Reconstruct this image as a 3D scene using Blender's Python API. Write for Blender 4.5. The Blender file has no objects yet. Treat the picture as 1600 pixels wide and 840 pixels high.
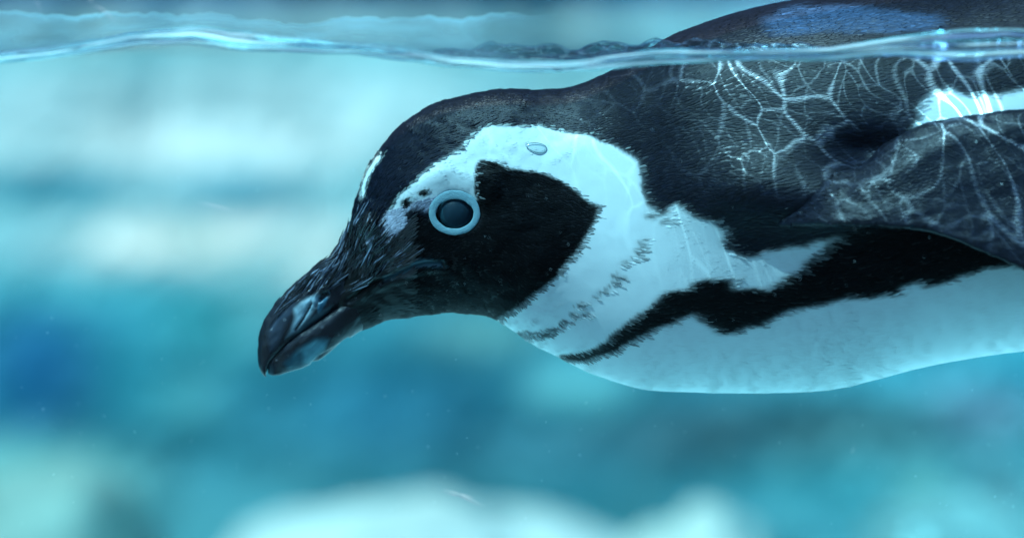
import bpy, math, random
import numpy as np
from mathutils import Vector, noise as mnoise
from mathutils.bvhtree import BVHTree

R = math.radians
rng = np.random.default_rng(7)
random.seed(7)
sc = bpy.context.scene
COL = sc.collection

# ------------------------------------------------------------------ camera
K = 0.25e-3                       # metres per photo pixel at the penguin's midline
CD = 2.0                          # camera distance to the midline plane (y = 0)
FOCAL = 180.0
KK = 36.0 / FOCAL / 1600.0
HORIZON = 30.0
PITCH = math.atan((420 - HORIZON) * KK)
CAMZ = 0.015
CAM = np.array([0.0, -CD, CAMZ])
UP = np.array([0.0, math.sin(PITCH), math.cos(PITCH)])
FWD = np.array([0.0, math.cos(PITCH), -math.sin(PITCH)])

cd = bpy.data.cameras.new('camera')
cam = bpy.data.objects.new('camera', cd)
COL.objects.link(cam)
cam.location = CAM
cam.rotation_euler = (math.pi / 2 - PITCH, 0, 0)
cd.lens = FOCAL
cd.sensor_width = 36
cd.clip_start = 0.05
cd.clip_end = 500
cd.dof.use_dof = True
cd.dof.focus_distance = 1.970
cd.dof.aperture_fstop = 5.4
cd.dof.aperture_blades = 0
sc.camera = cam

# ------------------------------------------------------------------ light
SUN = Vector((-0.42, -0.31, 0.85)).normalized()
world = bpy.data.worlds.new('World')
sc.world = world
world.use_nodes = True
wn = world.node_tree
wn.nodes.clear()
wo = wn.nodes.new('ShaderNodeOutputWorld')
bg = wn.nodes.new('ShaderNodeBackground')
sky = wn.nodes.new('ShaderNodeTexSky')
sky.sky_type = 'NISHITA'
sky.sun_disc = False
sky.sun_elevation = math.asin(SUN.z)
sky.sun_rotation = math.atan2(SUN.x, SUN.y)
bg.inputs['Strength'].default_value = 0.095
wn.links.new(sky.outputs[0], bg.inputs[0])
wn.links.new(bg.outputs[0], wo.inputs[0])

sl = bpy.data.lights.new('sun', 'SUN')
sl.energy = 5.0
sl.angle = R(0.5)
sl.color = (1.0, 0.98, 0.95)
sun = bpy.data.objects.new('sun', sl)
COL.objects.link(sun)
sun.rotation_euler = (-SUN).to_track_quat('-Z', 'Y').to_euler()

sc.view_settings.view_transform = 'Standard'
sc.view_settings.look = 'None'
sc.view_settings.exposure = 0.95
sc.view_settings.gamma = 1.0
sc.render.engine = 'CYCLES'
cy = sc.cycles
cy.use_denoising = True
cy.max_bounces = 10
cy.transparent_max_bounces = 24
cy.transmission_bounces = 8
cy.glossy_bounces = 4
cy.diffuse_bounces = 5
cy.caustics_reflective = False
cy.caustics_refractive = False
cy.sample_clamp_indirect = 6.0


# ------------------------------------------------------------------ maths helpers
def ray(px, py):
    px = np.asarray(px, float); py = np.asarray(py, float)
    u = (px - 800) * KK; v = (420 - py) * KK
    return np.stack([u, FWD[1] + v * UP[1], FWD[2] + v * UP[2]], -1)


def W(px, py, Y=0.0):
    """the point of the vertical plane y = Y that lies behind a photo pixel"""
    d = ray(px, py)
    t = (np.asarray(Y) - CAM[1]) / d[..., 1]
    return CAM + d * t[..., None]


def proj(P):
    q = P - CAM
    z = q @ FWD
    x = q[..., 0] / z / KK + 800
    y = 420 - (q @ UP) / z / KK
    return x, y


def lin(c):
    c = np.asarray(c, float) / 255.0
    return np.where(c <= 0.04045, c / 12.92, ((c + 0.055) / 1.055) ** 2.4)


def inpoly(x, y, poly):
    poly = np.asarray(poly, float)
    inside = np.zeros(x.shape, bool)
    j = len(poly) - 1
    for i in range(len(poly)):
        xi, yi = poly[i]; xj, yj = poly[j]
        c = (yi > y) != (yj > y)
        if yi != yj:
            inside ^= c & (x < (xj - xi) * (y - yi) / (yj - yi) + xi)
        j = i
    return inside


def polydist(x, y, line):
    """distance to an open polyline"""
    best = np.full(x.shape, 1e9)
    for (ax, ay), (bx, by) in zip(line[:-1], line[1:]):
        dx, dy = bx - ax, by - ay
        t = np.clip(((x - ax) * dx + (y - ay) * dy) / (dx * dx + dy * dy + 1e-9), 0, 1)
        best = np.minimum(best, np.hypot(x - ax - t * dx, y - ay - t * dy))
    return best


def sstep(a, b, x):
    t = np.clip((x - a) / (b - a), 0, 1)
    return t * t * (3 - 2 * t)


_g = np.random.default_rng(3).random((256, 256))


def vnoise(x, y):
    """smooth 2-D value noise, 0..1"""
    xi = np.floor(x).astype(int); yi = np.floor(y).astype(int)
    fx = x - xi; fy = y - yi
    fx = fx * fx * (3 - 2 * fx); fy = fy * fy * (3 - 2 * fy)
    a = _g[xi & 255, yi & 255]; b = _g[(xi + 1) & 255, yi & 255]
    c = _g[xi & 255, (yi + 1) & 255]; d = _g[(xi + 1) & 255, (yi + 1) & 255]
    return (a * (1 - fx) + b * fx) * (1 - fy) + (c * (1 - fx) + d * fx) * fy


def fbm(x, y, o=3):
    s = 0; a = 0.5; t = 0
    for k in range(o):
        s = s + a * vnoise(x * 2 ** k + 17 * k, y * 2 ** k + 31 * k); t += a; a *= 0.5
    return s / t


def spline(rows, n_per=None, n=200):
    """Catmull-Rom through rows, evenly spread by the chord of the first two columns pairs"""
    rows = np.asarray(rows, float)
    c = (rows[:, 0:2] + rows[:, 2:4]) / 2
    d = np.maximum(np.hypot(*(np.diff(c, axis=0).T)), 1e-3)
    t = np.concatenate([[0], np.cumsum(d)])
    m = np.zeros_like(rows)
    m[1:-1] = (rows[2:] - rows[:-2]) / (t[2:] - t[:-2])[:, None]
    m[0] = (rows[1] - rows[0]) / d[0]; m[-1] = (rows[-1] - rows[-2]) / d[-1]
    if isinstance(n, int):
        s = np.linspace(0, t[-1], n)
    else:
        s = np.asarray(n, float)
    k = np.clip(np.searchsorted(t, s, side='right') - 1, 0, len(d) - 1)
    h = d[k][:, None]; u = ((s - t[k]) / d[k])[:, None]
    return ((2 * u**3 - 3 * u**2 + 1) * rows[k] + (u**3 - 2 * u**2 + u) * h * m[k]
            + (-2 * u**3 + 3 * u**2) * rows[k + 1] + (u**3 - u**2) * h * m[k + 1]), s


# ------------------------------------------------------------------ object helpers
def tag(o, label=None, cat=None, group=None, kind=None):
    if label: o['label'] = label
    if cat: o['category'] = cat
    if group: o['group'] = group
    if kind: o['kind'] = kind
    return o


def empty(name, loc):
    o = bpy.data.objects.new(name, None)
    COL.objects.link(o)
    o.location = loc
    o.empty_display_size = 0.02
    return o


def mesh_obj(name, verts, faces, mat, parent=None, cols=None, smooth=True, attrs=None, normals=None):
    me = bpy.data.meshes.new(name)
    verts = np.ascontiguousarray(verts, np.float32)
    faces = np.asarray(faces)
    nv, nf, k = len(verts), len(faces), faces.shape[1]
    me.vertices.add(nv)
    me.vertices.foreach_set('co', verts.ravel())
    me.loops.add(nf * k)
    me.loops.foreach_set('vertex_index', faces.astype(np.int32).ravel())
    me.polygons.add(nf)
    me.polygons.foreach_set('loop_start', np.arange(0, nf * k, k, dtype=np.int32))
    me.polygons.foreach_set('use_smooth', np.full(nf, smooth))
    me.update(calc_edges=True)
    me.validate()
    if cols is not None:
        a = me.color_attributes.new('col', 'FLOAT_COLOR', 'POINT')
        c = np.ones((nv, 4), np.float32); c[:, :3] = cols
        a.data.foreach_set('color', c.ravel())
    if attrs:
        for nm, v in attrs.items():
            a = me.attributes.new(nm, 'FLOAT', 'POINT')
            a.data.foreach_set('value', np.ascontiguousarray(v, np.float32))
    if normals is not None:
        me.normals_split_custom_set_from_vertices(np.ascontiguousarray(normals, np.float32))
    me.materials.append(mat)
    o = bpy.data.objects.new(name, me)
    COL.objects.link(o)
    if parent is not None:
        o.parent = parent
        o.location = -parent.location if parent.parent is None else (0, 0, 0)
    return o


def grid_faces(ni, nj, wrap=True, flip=False):
    i = np.arange(ni - 1)[:, None]; j = np.arange(nj if wrap else nj - 1)[None, :]
    a = i * nj + j; b = i * nj + (j + 1) % nj
    c = (i + 1) * nj + (j + 1) % nj; d = (i + 1) * nj + j
    f = np.stack([a, b, c, d], -1).reshape(-1, 4)
    return f[:, ::-1] if flip else f


def grid_normals(G, wrap=True):
    ds = np.gradient(G, axis=0)
    if wrap:
        dt = (np.roll(G, -1, 1) - np.roll(G, 1, 1)) / 2
    else:
        dt = np.gradient(G, axis=1)
    n = np.cross(ds, dt)
    n /= np.linalg.norm(n, axis=-1, keepdims=True) + 1e-12
    return n, ds, dt


# ------------------------------------------------------------------ materials
def new_mat(name):
    m = bpy.data.materials.new(name)
    m.use_nodes = True
    nt = m.node_tree
    nt.nodes.clear()
    out = nt.nodes.new('ShaderNodeOutputMaterial')
    return m, nt, out


def principled(name, col=(0.5, 0.5, 0.5), rough=0.5, spec=0.5, attr=None, coat=0.0, coat_rough=0.05,
               bump=None, sheen=0.0, mott=None, sss=0.0, gloss=False):
    m, nt, out = new_mat(name)
    p = nt.nodes.new('ShaderNodeBsdfPrincipled')
    nt.links.new(p.outputs[0], out.inputs[0])
    p.inputs['Base Color'].default_value = (*col, 1)
    p.inputs['Roughness'].default_value = rough
    p.inputs['Specular IOR Level'].default_value = spec
    p.inputs['Coat Weight'].default_value = coat
    p.inputs['Coat Roughness'].default_value = coat_rough
    p.inputs['Sheen Weight'].default_value = sheen
    if sss:
        p.inputs['Subsurface Weight'].default_value = sss
        p.inputs['Subsurface Radius'].default_value = (0.001, 0.002, 0.002)
    tc = nt.nodes.new('ShaderNodeTexCoord')
    src = None
    if attr:
        a = nt.nodes.new('ShaderNodeAttribute'); a.attribute_name = attr
        src = a.outputs['Color']
        nt.links.new(src, p.inputs['Base Color'])
        if gloss:
            ga = nt.nodes.new('ShaderNodeAttribute'); ga.attribute_name = 'gloss'
            nt.links.new(ga.outputs['Fac'], p.inputs['Specular IOR Level'])
    if mott:
        sc_, amt = mott
        n = nt.nodes.new('ShaderNodeTexNoise'); n.inputs['Scale'].default_value = sc_
        n.inputs['Detail'].default_value = 5
        nt.links.new(tc.outputs['Object'], n.inputs['Vector'])
        mr = nt.nodes.new('ShaderNodeMapRange')
        mr.inputs[1].default_value = 0.3; mr.inputs[2].default_value = 0.7
        mr.inputs[3].default_value = 1 - amt; mr.inputs[4].default_value = 1 + amt
        nt.links.new(n.outputs[0], mr.inputs[0])
        mx = nt.nodes.new('ShaderNodeVectorMath'); mx.operation = 'SCALE'
        if src is not None: nt.links.new(src, mx.inputs[0])
        else: mx.inputs[0].default_value = col
        nt.links.new(mr.outputs[0], mx.inputs['Scale'])
        nt.links.new(mx.outputs[0], p.inputs['Base Color'])
    if bump:
        sc_, dist, stretch = bump
        n = nt.nodes.new('ShaderNodeTexNoise'); n.inputs['Scale'].default_value = sc_
        n.inputs['Detail'].default_value = 4
        mp = nt.nodes.new('ShaderNodeMapping'); mp.inputs['Scale'].default_value = stretch
        nt.links.new(tc.outputs['Object'], mp.inputs[0]); nt.links.new(mp.outputs[0], n.inputs['Vector'])
        b = nt.nodes.new('ShaderNodeBump'); b.inputs['Distance'].default_value = dist
        nt.links.new(n.outputs[0], b.inputs['Height']); nt.links.new(b.outputs[0], p.inputs['Normal'])
    return m


M_skin = principled('dark_skin_under_plumage', rough=0.36, attr='col', spec=0.3)
M_feather = principled('short_wet_feathers', rough=0.44, attr='col', gloss=True)
M_strand = principled('glossy_bill_wrinkles', rough=0.25, attr='col', spec=0.9)
M_horn = principled('bill_horn', rough=0.27, attr='col', spec=0.5, bump=(2500, 0.00012, (1, 1, 1)))
M_eye = principled('eye_white', (0.035, 0.075, 0.085), rough=0.5, spec=0.1)
M_iris = principled('eye_iris', (0.018, 0.060, 0.080), rough=0.45, spec=0.12, mott=(900, 0.25))
M_pupil = principled('eye_pupil', (0.012, 0.034, 0.05), rough=0.45, spec=0.12)
M_ring = principled('pale_eyelid_skin', (0.25, 0.45, 0.50), rough=0.55, spec=0.15, bump=(2600, 0.0003, (1, 1, 1)))
M_rock = principled('painted_rockwork', rough=0.85, attr='col', spec=0.2, mott=(9, 0.22), bump=(22, 0.03, (1, 1, 1)))
M_floor = principled('pool_floor_paint', (0.37, 0.70, 0.73), rough=0.8, spec=0.2, mott=(3, 0.3), bump=(30, 0.01, (1, 1, 1)))
M_gallery = principled('gallery_concrete', (0.045, 0.05, 0.06), rough=0.8, spec=0.3, mott=(4, 0.2))
M_ground = principled('dry_ground', (0.20, 0.19, 0.16), rough=0.9, spec=0.2, mott=(2, 0.25))


def schlick(nt, f0, normal=None):
    """mirror share of a thin sheet, the same from either side"""
    lw = nt.nodes.new('ShaderNodeLayerWeight'); lw.inputs['Blend'].default_value = 0.5
    if normal is not None: nt.links.new(normal, lw.inputs['Normal'])
    p = nt.nodes.new('ShaderNodeMath'); p.operation = 'POWER'; p.inputs[1].default_value = 5
    nt.links.new(lw.outputs['Facing'], p.inputs[0])
    m = nt.nodes.new('ShaderNodeMath'); m.operation = 'MULTIPLY_ADD'
    m.inputs[1].default_value = 1 - f0; m.inputs[2].default_value = f0
    nt.links.new(p.outputs[0], m.inputs[0])
    return m.outputs[0]


def mat_water_surface():
    """thin water skin seen from above: Fresnel mirror over a sheet with caustic lines painted into its transmission"""
    m, nt, out = new_mat('rippled_water')
    L = nt.links.new
    tc = nt.nodes.new('ShaderNodeTexCoord')
    # noise warp for the painted caustic net
    n1 = nt.nodes.new('ShaderNodeTexNoise'); n1.inputs['Scale'].default_value = 28; n1.inputs['Detail'].default_value = 1
    L(tc.outputs['Object'], n1.inputs['Vector'])
    mv = nt.nodes.new('ShaderNodeVectorMath'); mv.operation = 'MULTIPLY_ADD'
    mv.inputs[1].default_value = (0.036, 0.036, 0.0)
    L(n1.outputs['Color'], mv.inputs[0]); L(tc.outputs['Object'], mv.inputs[2])

    def lines(scale, width, rot):
        mp = nt.nodes.new('ShaderNodeMapping'); mp.inputs['Rotation'].default_value = (0, 0, rot)
        mp.inputs['Scale'].default_value = (1.0, 0.8, 0.0)
        L(mv.outputs[0], mp.inputs[0])
        v = nt.nodes.new('ShaderNodeTexVoronoi'); v.voronoi_dimensions = '2D'; v.feature = 'DISTANCE_TO_EDGE'
        v.inputs['Scale'].default_value = scale
        L(mp.outputs[0], v.inputs['Vector'])
        mr = nt.nodes.new('ShaderNodeMapRange'); mr.interpolation_type = 'SMOOTHSTEP'
        mr.inputs[1].default_value = 0.0; mr.inputs[2].default_value = width
        mr.inputs[3].default_value = 1.0; mr.inputs[4].default_value = 0.0
        L(v.outputs['Distance'], mr.inputs[0])
        wn_ = nt.nodes.new('ShaderNodeTexNoise'); wn_.inputs['Scale'].default_value = scale * 0.9; wn_.inputs['Detail'].default_value = 1
        L(tc.outputs['Object'], wn_.inputs['Vector'])
        wm = nt.nodes.new('ShaderNodeMapRange'); wm.inputs[1].default_value = .35; wm.inputs[2].default_value = .65
        wm.inputs[3].default_value = width * .35; wm.inputs[4].default_value = width * 1.5
        L(wn_.outputs[0], wm.inputs[0]); L(wm.outputs[0], mr.inputs[2])
        return mr.outputs[0]
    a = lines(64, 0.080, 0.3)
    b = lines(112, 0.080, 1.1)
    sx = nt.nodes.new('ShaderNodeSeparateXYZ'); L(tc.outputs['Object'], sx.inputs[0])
    dist_ = nt.nodes.new('ShaderNodeMapRange'); dist_.interpolation_type = 'SMOOTHSTEP'       # painted caustics grow stronger towards the bird's back and flipper
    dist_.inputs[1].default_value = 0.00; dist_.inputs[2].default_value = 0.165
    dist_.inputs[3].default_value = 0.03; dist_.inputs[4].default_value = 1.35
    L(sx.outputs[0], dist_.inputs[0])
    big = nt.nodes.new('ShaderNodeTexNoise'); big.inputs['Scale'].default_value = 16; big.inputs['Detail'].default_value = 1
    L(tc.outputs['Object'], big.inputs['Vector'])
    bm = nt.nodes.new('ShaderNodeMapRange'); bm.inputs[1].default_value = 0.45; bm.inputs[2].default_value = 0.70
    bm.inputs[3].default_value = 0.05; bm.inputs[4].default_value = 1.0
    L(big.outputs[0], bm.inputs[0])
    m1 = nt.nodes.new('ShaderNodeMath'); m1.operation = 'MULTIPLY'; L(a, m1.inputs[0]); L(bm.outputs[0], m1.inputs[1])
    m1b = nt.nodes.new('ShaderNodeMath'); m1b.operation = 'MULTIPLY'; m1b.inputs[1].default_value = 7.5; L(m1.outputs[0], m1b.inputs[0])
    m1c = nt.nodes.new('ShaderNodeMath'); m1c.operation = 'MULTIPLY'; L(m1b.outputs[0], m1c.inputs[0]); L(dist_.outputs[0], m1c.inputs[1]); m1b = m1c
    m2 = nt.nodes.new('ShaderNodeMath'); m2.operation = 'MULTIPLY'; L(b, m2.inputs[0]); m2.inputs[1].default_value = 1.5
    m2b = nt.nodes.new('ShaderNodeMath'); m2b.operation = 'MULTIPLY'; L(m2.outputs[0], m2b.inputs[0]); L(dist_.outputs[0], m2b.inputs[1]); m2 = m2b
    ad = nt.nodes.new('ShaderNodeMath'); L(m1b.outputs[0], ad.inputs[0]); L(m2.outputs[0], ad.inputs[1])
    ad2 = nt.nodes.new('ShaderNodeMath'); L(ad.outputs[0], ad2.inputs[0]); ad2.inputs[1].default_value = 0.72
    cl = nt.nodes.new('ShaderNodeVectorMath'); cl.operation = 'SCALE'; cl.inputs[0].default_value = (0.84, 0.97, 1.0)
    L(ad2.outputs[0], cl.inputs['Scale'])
    tr = nt.nodes.new('ShaderNodeBsdfTransparent'); L(cl.outputs[0], tr.inputs[0])  # transmission colour carries the caustic pattern
    gl = nt.nodes.new('ShaderNodeBsdfGlossy'); gl.inputs['Roughness'].default_value = 0.03
    n = nt.nodes.new('ShaderNodeTexNoise'); n.inputs['Scale'].default_value = 160; n.inputs['Detail'].default_value = 3
    mp = nt.nodes.new('ShaderNodeMapping'); mp.inputs['Scale'].default_value = (0.6, 1, 1)
    L(tc.outputs['Object'], mp.inputs[0]); L(mp.outputs[0], n.inputs['Vector'])
    bu = nt.nodes.new('ShaderNodeBump'); bu.inputs['Distance'].default_value = 0.0012
    L(n.outputs[0], bu.inputs['Height']); L(bu.outputs[0], gl.inputs['Normal'])
    mix = nt.nodes.new('ShaderNodeMixShader')
    L(schlick(nt, 0.02, bu.outputs[0]), mix.inputs[0]); L(tr.outputs[0], mix.inputs[1]); L(gl.outputs[0], mix.inputs[2])
    L(mix.outputs[0], out.inputs[0])
    return m


def mat_clear(name, ior=1.33, tint=(1, 1, 1), rough=0.0, bump=None):
    m, nt, out = new_mat(name)
    g = nt.nodes.new('ShaderNodeBsdfGlass')
    g.inputs['IOR'].default_value = ior; g.inputs['Color'].default_value = (*tint, 1)
    g.inputs['Roughness'].default_value = rough
    nt.links.new(g.outputs[0], out.inputs[0])
    return m


def mat_pane():
    m, nt, out = new_mat('acrylic_pane')
    tr = nt.nodes.new('ShaderNodeBsdfTransparent'); tr.inputs[0].default_value = (0.80, 0.952, 1.0, 1)
    gl = nt.nodes.new('ShaderNodeBsdfGlossy'); gl.inputs['Roughness'].default_value = 0.02
    mix = nt.nodes.new('ShaderNodeMixShader')
    nt.links.new(schlick(nt, 0.012), mix.inputs[0]); nt.links.new(tr.outputs[0], mix.inputs[1]); nt.links.new(gl.outputs[0], mix.inputs[2])
    nt.links.new(mix.outputs[0], out.inputs[0])
    return m


M_water = mat_water_surface()
M_lip = mat_clear('water_lip', 1.33, (0.93, 0.99, 1.0))
_nt = M_lip.node_tree
_gl = _nt.nodes['Glass BSDF']; _o = _nt.nodes['Material Output']
_d = _nt.nodes.new('ShaderNodeBsdfDiffuse'); _d.inputs[0].default_value = (0.92, 0.95, 0.90, 1)
_t = _nt.nodes.new('ShaderNodeBsdfTranslucent'); _t.inputs[0].default_value = (0.80, 0.95, 0.90, 1)
_a = _nt.nodes.new('ShaderNodeAddShader'); _nt.links.new(_d.outputs[0], _a.inputs[0]); _nt.links.new(_t.outputs[0], _a.inputs[1])
_at = _nt.nodes.new('ShaderNodeAttribute'); _at.attribute_name = 'glint'
_m = _nt.nodes.new('ShaderNodeMixShader')
_nt.links.new(_at.outputs['Fac'], _m.inputs[0]); _nt.links.new(_gl.outputs[0], _m.inputs[1]); _nt.links.new(_a.outputs[0], _m.inputs[2])
_nt.links.new(_m.outputs[0], _o.inputs[0])
M_bubble, _n, _o2 = new_mat('air_bubble')
_lw = _n.nodes.new('ShaderNodeLayerWeight'); _lw.inputs['Blend'].default_value = 0.5
_rp = _n.nodes.new('ShaderNodeValToRGB')
_rp.color_ramp.elements[0].position = 0.25; _rp.color_ramp.elements[0].color = (0.95, 0.99, 1, 1)
_rp.color_ramp.elements[1].position = 0.62; _rp.color_ramp.elements[1].color = (0.06, 0.16, 0.2, 1)
_n.links.new(_lw.outputs['Facing'], _rp.inputs[0])
_tb = _n.nodes.new('ShaderNodeBsdfTransparent'); _n.links.new(_rp.outputs[0], _tb.inputs[0])
_gb = _n.nodes.new('ShaderNodeBsdfGlossy'); _gb.inputs['Roughness'].default_value = 0.12
_mb = _n.nodes.new('ShaderNodeMixShader'); _mb.inputs[0].default_value = 0.07
_n.links.new(_tb.outputs[0], _mb.inputs[1]); _n.links.new(_gb.outputs[0], _mb.inputs[2]); _n.links.new(_mb.outputs[0], _o2.inputs[0])
M_pane = mat_pane()
M_speck = principled('suspended_specks', (0.8, 0.9, 0.92), rough=0.5)
M_scratch = principled('scratched_acrylic', (0.55, 0.7, 0.8), rough=0.3)

# ------------------------------------------------------------------ setting: pool, gallery
GY = -0.131            # inner face of the acrylic
BACK = 3.0             # back wall of the pool
FLOOR = -0.62
HX = 1.7


def box(name, x0, x1, y0, y1, z0, z1, mat, parent=None):
    v = [(x, y, z) for x in (x0, x1) for y in (y0, y1) for z in (z0, z1)]
    f = [(0, 1, 3, 2), (4, 6, 7, 5), (0, 4, 5, 1), (2, 3, 7, 6), (0, 2, 6, 4), (1, 5, 7, 3)]
    return mesh_obj(name, v, f, mat, parent, smooth=False)


def sheet(name, xs, ys, zf, mat, cols=None, **kw):
    X, Y = np.meshgrid(xs, ys, indexing='ij')
    Z = zf(X, Y)
    V = np.stack([X, Y, Z], -1).reshape(-1, 3)
    return mesh_obj(name, V, grid_faces(len(xs), len(ys), False), mat, cols=cols, **kw)


g = sheet('ground', np.linspace(-300, 300, 61), np.linspace(BACK + 0.5, 300, 41), lambda x, y: 0.10 + 0 * x, M_ground)
tag(g, kind='structure')
g2 = sheet('gallery_floor', np.linspace(-6, 6, 7), np.linspace(-8, GY - 0.03, 7), lambda x, y: -1.3 + 0 * x, M_gallery)
tag(g2, kind='structure')
gw = box('gallery_wall', -6, 6, -8.2, -8.0, -1.3, 1.6, M_gallery)  # unseen gallery wall, put in dark to keep low sky off the window
tag(gw, kind='structure')
pf = sheet('pool_floor', np.linspace(-HX - .2, HX + .2, 90), np.linspace(GY - 0.02, BACK + 0.3, 90),
           lambda x, y: FLOOR + 0.03 * (fbm(x * 3 + 9, y * 3 + 9) - .5), M_floor)
tag(pf, kind='structure')

# back wall, mottled rockwork with sunlit ledges and shadow gaps painted into its colour
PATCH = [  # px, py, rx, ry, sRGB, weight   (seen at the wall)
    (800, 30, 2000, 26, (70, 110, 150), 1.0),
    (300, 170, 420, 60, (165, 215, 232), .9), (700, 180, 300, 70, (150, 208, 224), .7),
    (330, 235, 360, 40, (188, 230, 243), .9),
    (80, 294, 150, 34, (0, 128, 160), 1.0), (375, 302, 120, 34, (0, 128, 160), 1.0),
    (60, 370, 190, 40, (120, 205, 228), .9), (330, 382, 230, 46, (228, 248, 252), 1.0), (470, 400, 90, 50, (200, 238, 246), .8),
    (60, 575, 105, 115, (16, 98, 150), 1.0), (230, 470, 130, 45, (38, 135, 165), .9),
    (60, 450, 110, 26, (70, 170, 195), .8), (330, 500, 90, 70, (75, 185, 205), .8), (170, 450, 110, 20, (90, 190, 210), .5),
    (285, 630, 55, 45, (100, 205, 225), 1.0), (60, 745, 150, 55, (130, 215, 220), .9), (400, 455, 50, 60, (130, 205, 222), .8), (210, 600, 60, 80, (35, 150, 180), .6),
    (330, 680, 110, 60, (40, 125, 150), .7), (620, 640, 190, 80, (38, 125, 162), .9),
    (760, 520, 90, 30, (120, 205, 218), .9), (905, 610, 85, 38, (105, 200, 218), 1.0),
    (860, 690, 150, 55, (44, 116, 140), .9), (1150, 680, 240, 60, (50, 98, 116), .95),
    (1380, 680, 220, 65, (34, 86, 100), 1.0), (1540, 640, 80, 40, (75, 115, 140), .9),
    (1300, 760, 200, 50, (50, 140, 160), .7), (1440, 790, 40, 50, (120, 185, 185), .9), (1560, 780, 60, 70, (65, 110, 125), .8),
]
WALL_E = np.array((0.72, 1.14, 1.40))


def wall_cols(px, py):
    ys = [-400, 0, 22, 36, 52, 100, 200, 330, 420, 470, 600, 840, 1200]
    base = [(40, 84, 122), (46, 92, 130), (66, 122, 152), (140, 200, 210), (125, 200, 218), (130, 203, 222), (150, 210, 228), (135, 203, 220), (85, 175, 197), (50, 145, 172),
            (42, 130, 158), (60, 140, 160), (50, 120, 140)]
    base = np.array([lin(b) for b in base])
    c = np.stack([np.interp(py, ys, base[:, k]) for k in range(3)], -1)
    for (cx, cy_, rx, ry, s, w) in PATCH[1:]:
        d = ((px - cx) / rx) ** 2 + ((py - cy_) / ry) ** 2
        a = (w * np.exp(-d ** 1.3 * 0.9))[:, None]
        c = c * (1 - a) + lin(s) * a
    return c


xs = np.linspace(-HX - .1, HX + .1, 280); zs = np.concatenate([np.linspace(FLOOR - .1, 0.08, 170), np.linspace(0.09, 1.1, 40)])
X, Z = np.meshgrid(xs, zs, indexing='ij')
Yw = BACK + 0.07 * (fbm(X * 4 + 40, Z * 5 + 40, 2) - .5) + 0.012 * (fbm(X * 14 + 4, Z * 20 + 70, 2) - .5)
P = np.stack([X, Yw, Z], -1).reshape(-1, 3)
px, py = proj(P)
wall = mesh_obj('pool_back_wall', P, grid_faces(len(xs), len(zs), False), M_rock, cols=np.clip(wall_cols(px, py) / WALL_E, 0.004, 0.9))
tag(wall, kind='structure')
for s in (-1, 1):
    ys = np.linspace(GY - .02, BACK + .1, 90)
    zs2 = np.linspace(FLOOR - .1, 0.5, 40)
    Y2, Z2 = np.meshgrid(ys, zs2, indexing='ij')
    X2 = s * (HX + 0.08 * (fbm(Y2 * 4 + 5, Z2 * 5 + 9 + s) - .5))
    cc = np.tile(lin((70, 160, 180)), (X2.size, 1))
    cc[(Z2 > 0.01).ravel()] = lin((90, 110, 125))
    o = mesh_obj('pool_side_wall', np.stack([X2, Y2, Z2], -1).reshape(-1, 3), grid_faces(len(ys), len(zs2), False), M_rock, cols=cc)
    tag(o, kind='structure')


# boulders in the pool, out of focus behind the bird
def boulder(px, py, Y, rx, ry, ryd, srgb, seed, label):
    """centre behind a photo pixel at depth Y; radii in photo pixels"""
    import bmesh
    bm = bmesh.new()
    bmesh.ops.create_icosphere(bm, subdivisions=5, radius=1)
    c = W(px, py, Y); s = (Y + CD) * KK
    off = Vector((seed * 7.3, seed * 3.1, 0))
    for v in bm.verts:
        d = 1 + 0.22 * mnoise.noise(v.co * 1.3 + off) + 0.09 * mnoise.noise(v.co * 3.1 + off) + 0.03 * mnoise.noise(v.co * 8 + off)
        v.co = Vector((v.co.x * d * rx * s, v.co.y * d * ryd, v.co.z * d * ry * s))
    me = bpy.data.meshes.new('boulder')
    bm.to_mesh(me); bm.free()
    for p in me.polygons: p.use_smooth = True
    a = me.color_attributes.new('col', 'FLOAT_COLOR', 'POINT')
    cl = lin(srgb) / WALL_E
    a.data.foreach_set('color', np.tile([*cl, 1.0], len(me.vertices)).astype(np.float32))
    me.materials.append(M_rock)
    o = bpy.data.objects.new('boulder', me)
    COL.objects.link(o); o.location = c
    return tag(o, label, 'boulder', 'boulders on the pool bottom')


boulder(670, 1066, 2.6, 430, 272, .30, (146, 205, 218), 1, 'big pale boulder at the bottom centre, below the beak')
boulder(1090, 960, 2.2, 150, 160, .16, (140, 200, 208), 2, 'pale boulder at the bottom edge below the penguin belly')
boulder(60, 960, 2.3, 200, 225, .24, (100, 165, 172), 3, 'pale green boulder in the bottom left corner')
boulder(1500, 980, 2.4, 190, 190, .3, (60, 125, 140), 4, 'dull blue grey boulder in the bottom right corner')

# ------------------------------------------------------------------ water surface
TOPL = [(-400, 95), (-200, 92), (0, 83), (100, 72), (200, 53), (300, 42), (400, 53), (530, 67), (620, 74), (700, 88), (800, 97), (900, 97),
        (950, 86), (1050, 77), (1150, 80), (1300, 75), (1400, 58), (1500, 45), (1600, 46), (1750, 60), (2000, 85)]
BOTL = [(-400, 104), (-200, 103), (0, 98), (50, 94), (100, 87), (170, 78), (220, 70), (300, 69), (380, 79), (450, 81), (520, 83), (560, 85), (620, 93),
        (700, 103), (760, 109), (850, 113), (920, 109), (1000, 103), (1060, 99), (1150, 94), (1210, 93), (1300, 95), (1400, 86),
        (1470, 94), (1520, 96), (1600, 88), (1750, 90), (2000, 100)]


def smooth_line(pts, x):
    p = np.array(pts, float)
    xx = np.linspace(-400, 2000, 481)
    yy = np.interp(xx, p[:, 0], p[:, 1])
    k = np.exp(-np.linspace(-2, 2, 13) ** 2); k /= k.sum()
    yy = np.convolve(np.pad(yy, 6, mode='edge'), k, 'valid')
    return np.interp(x, xx, yy)


WL = -0.0005


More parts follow.
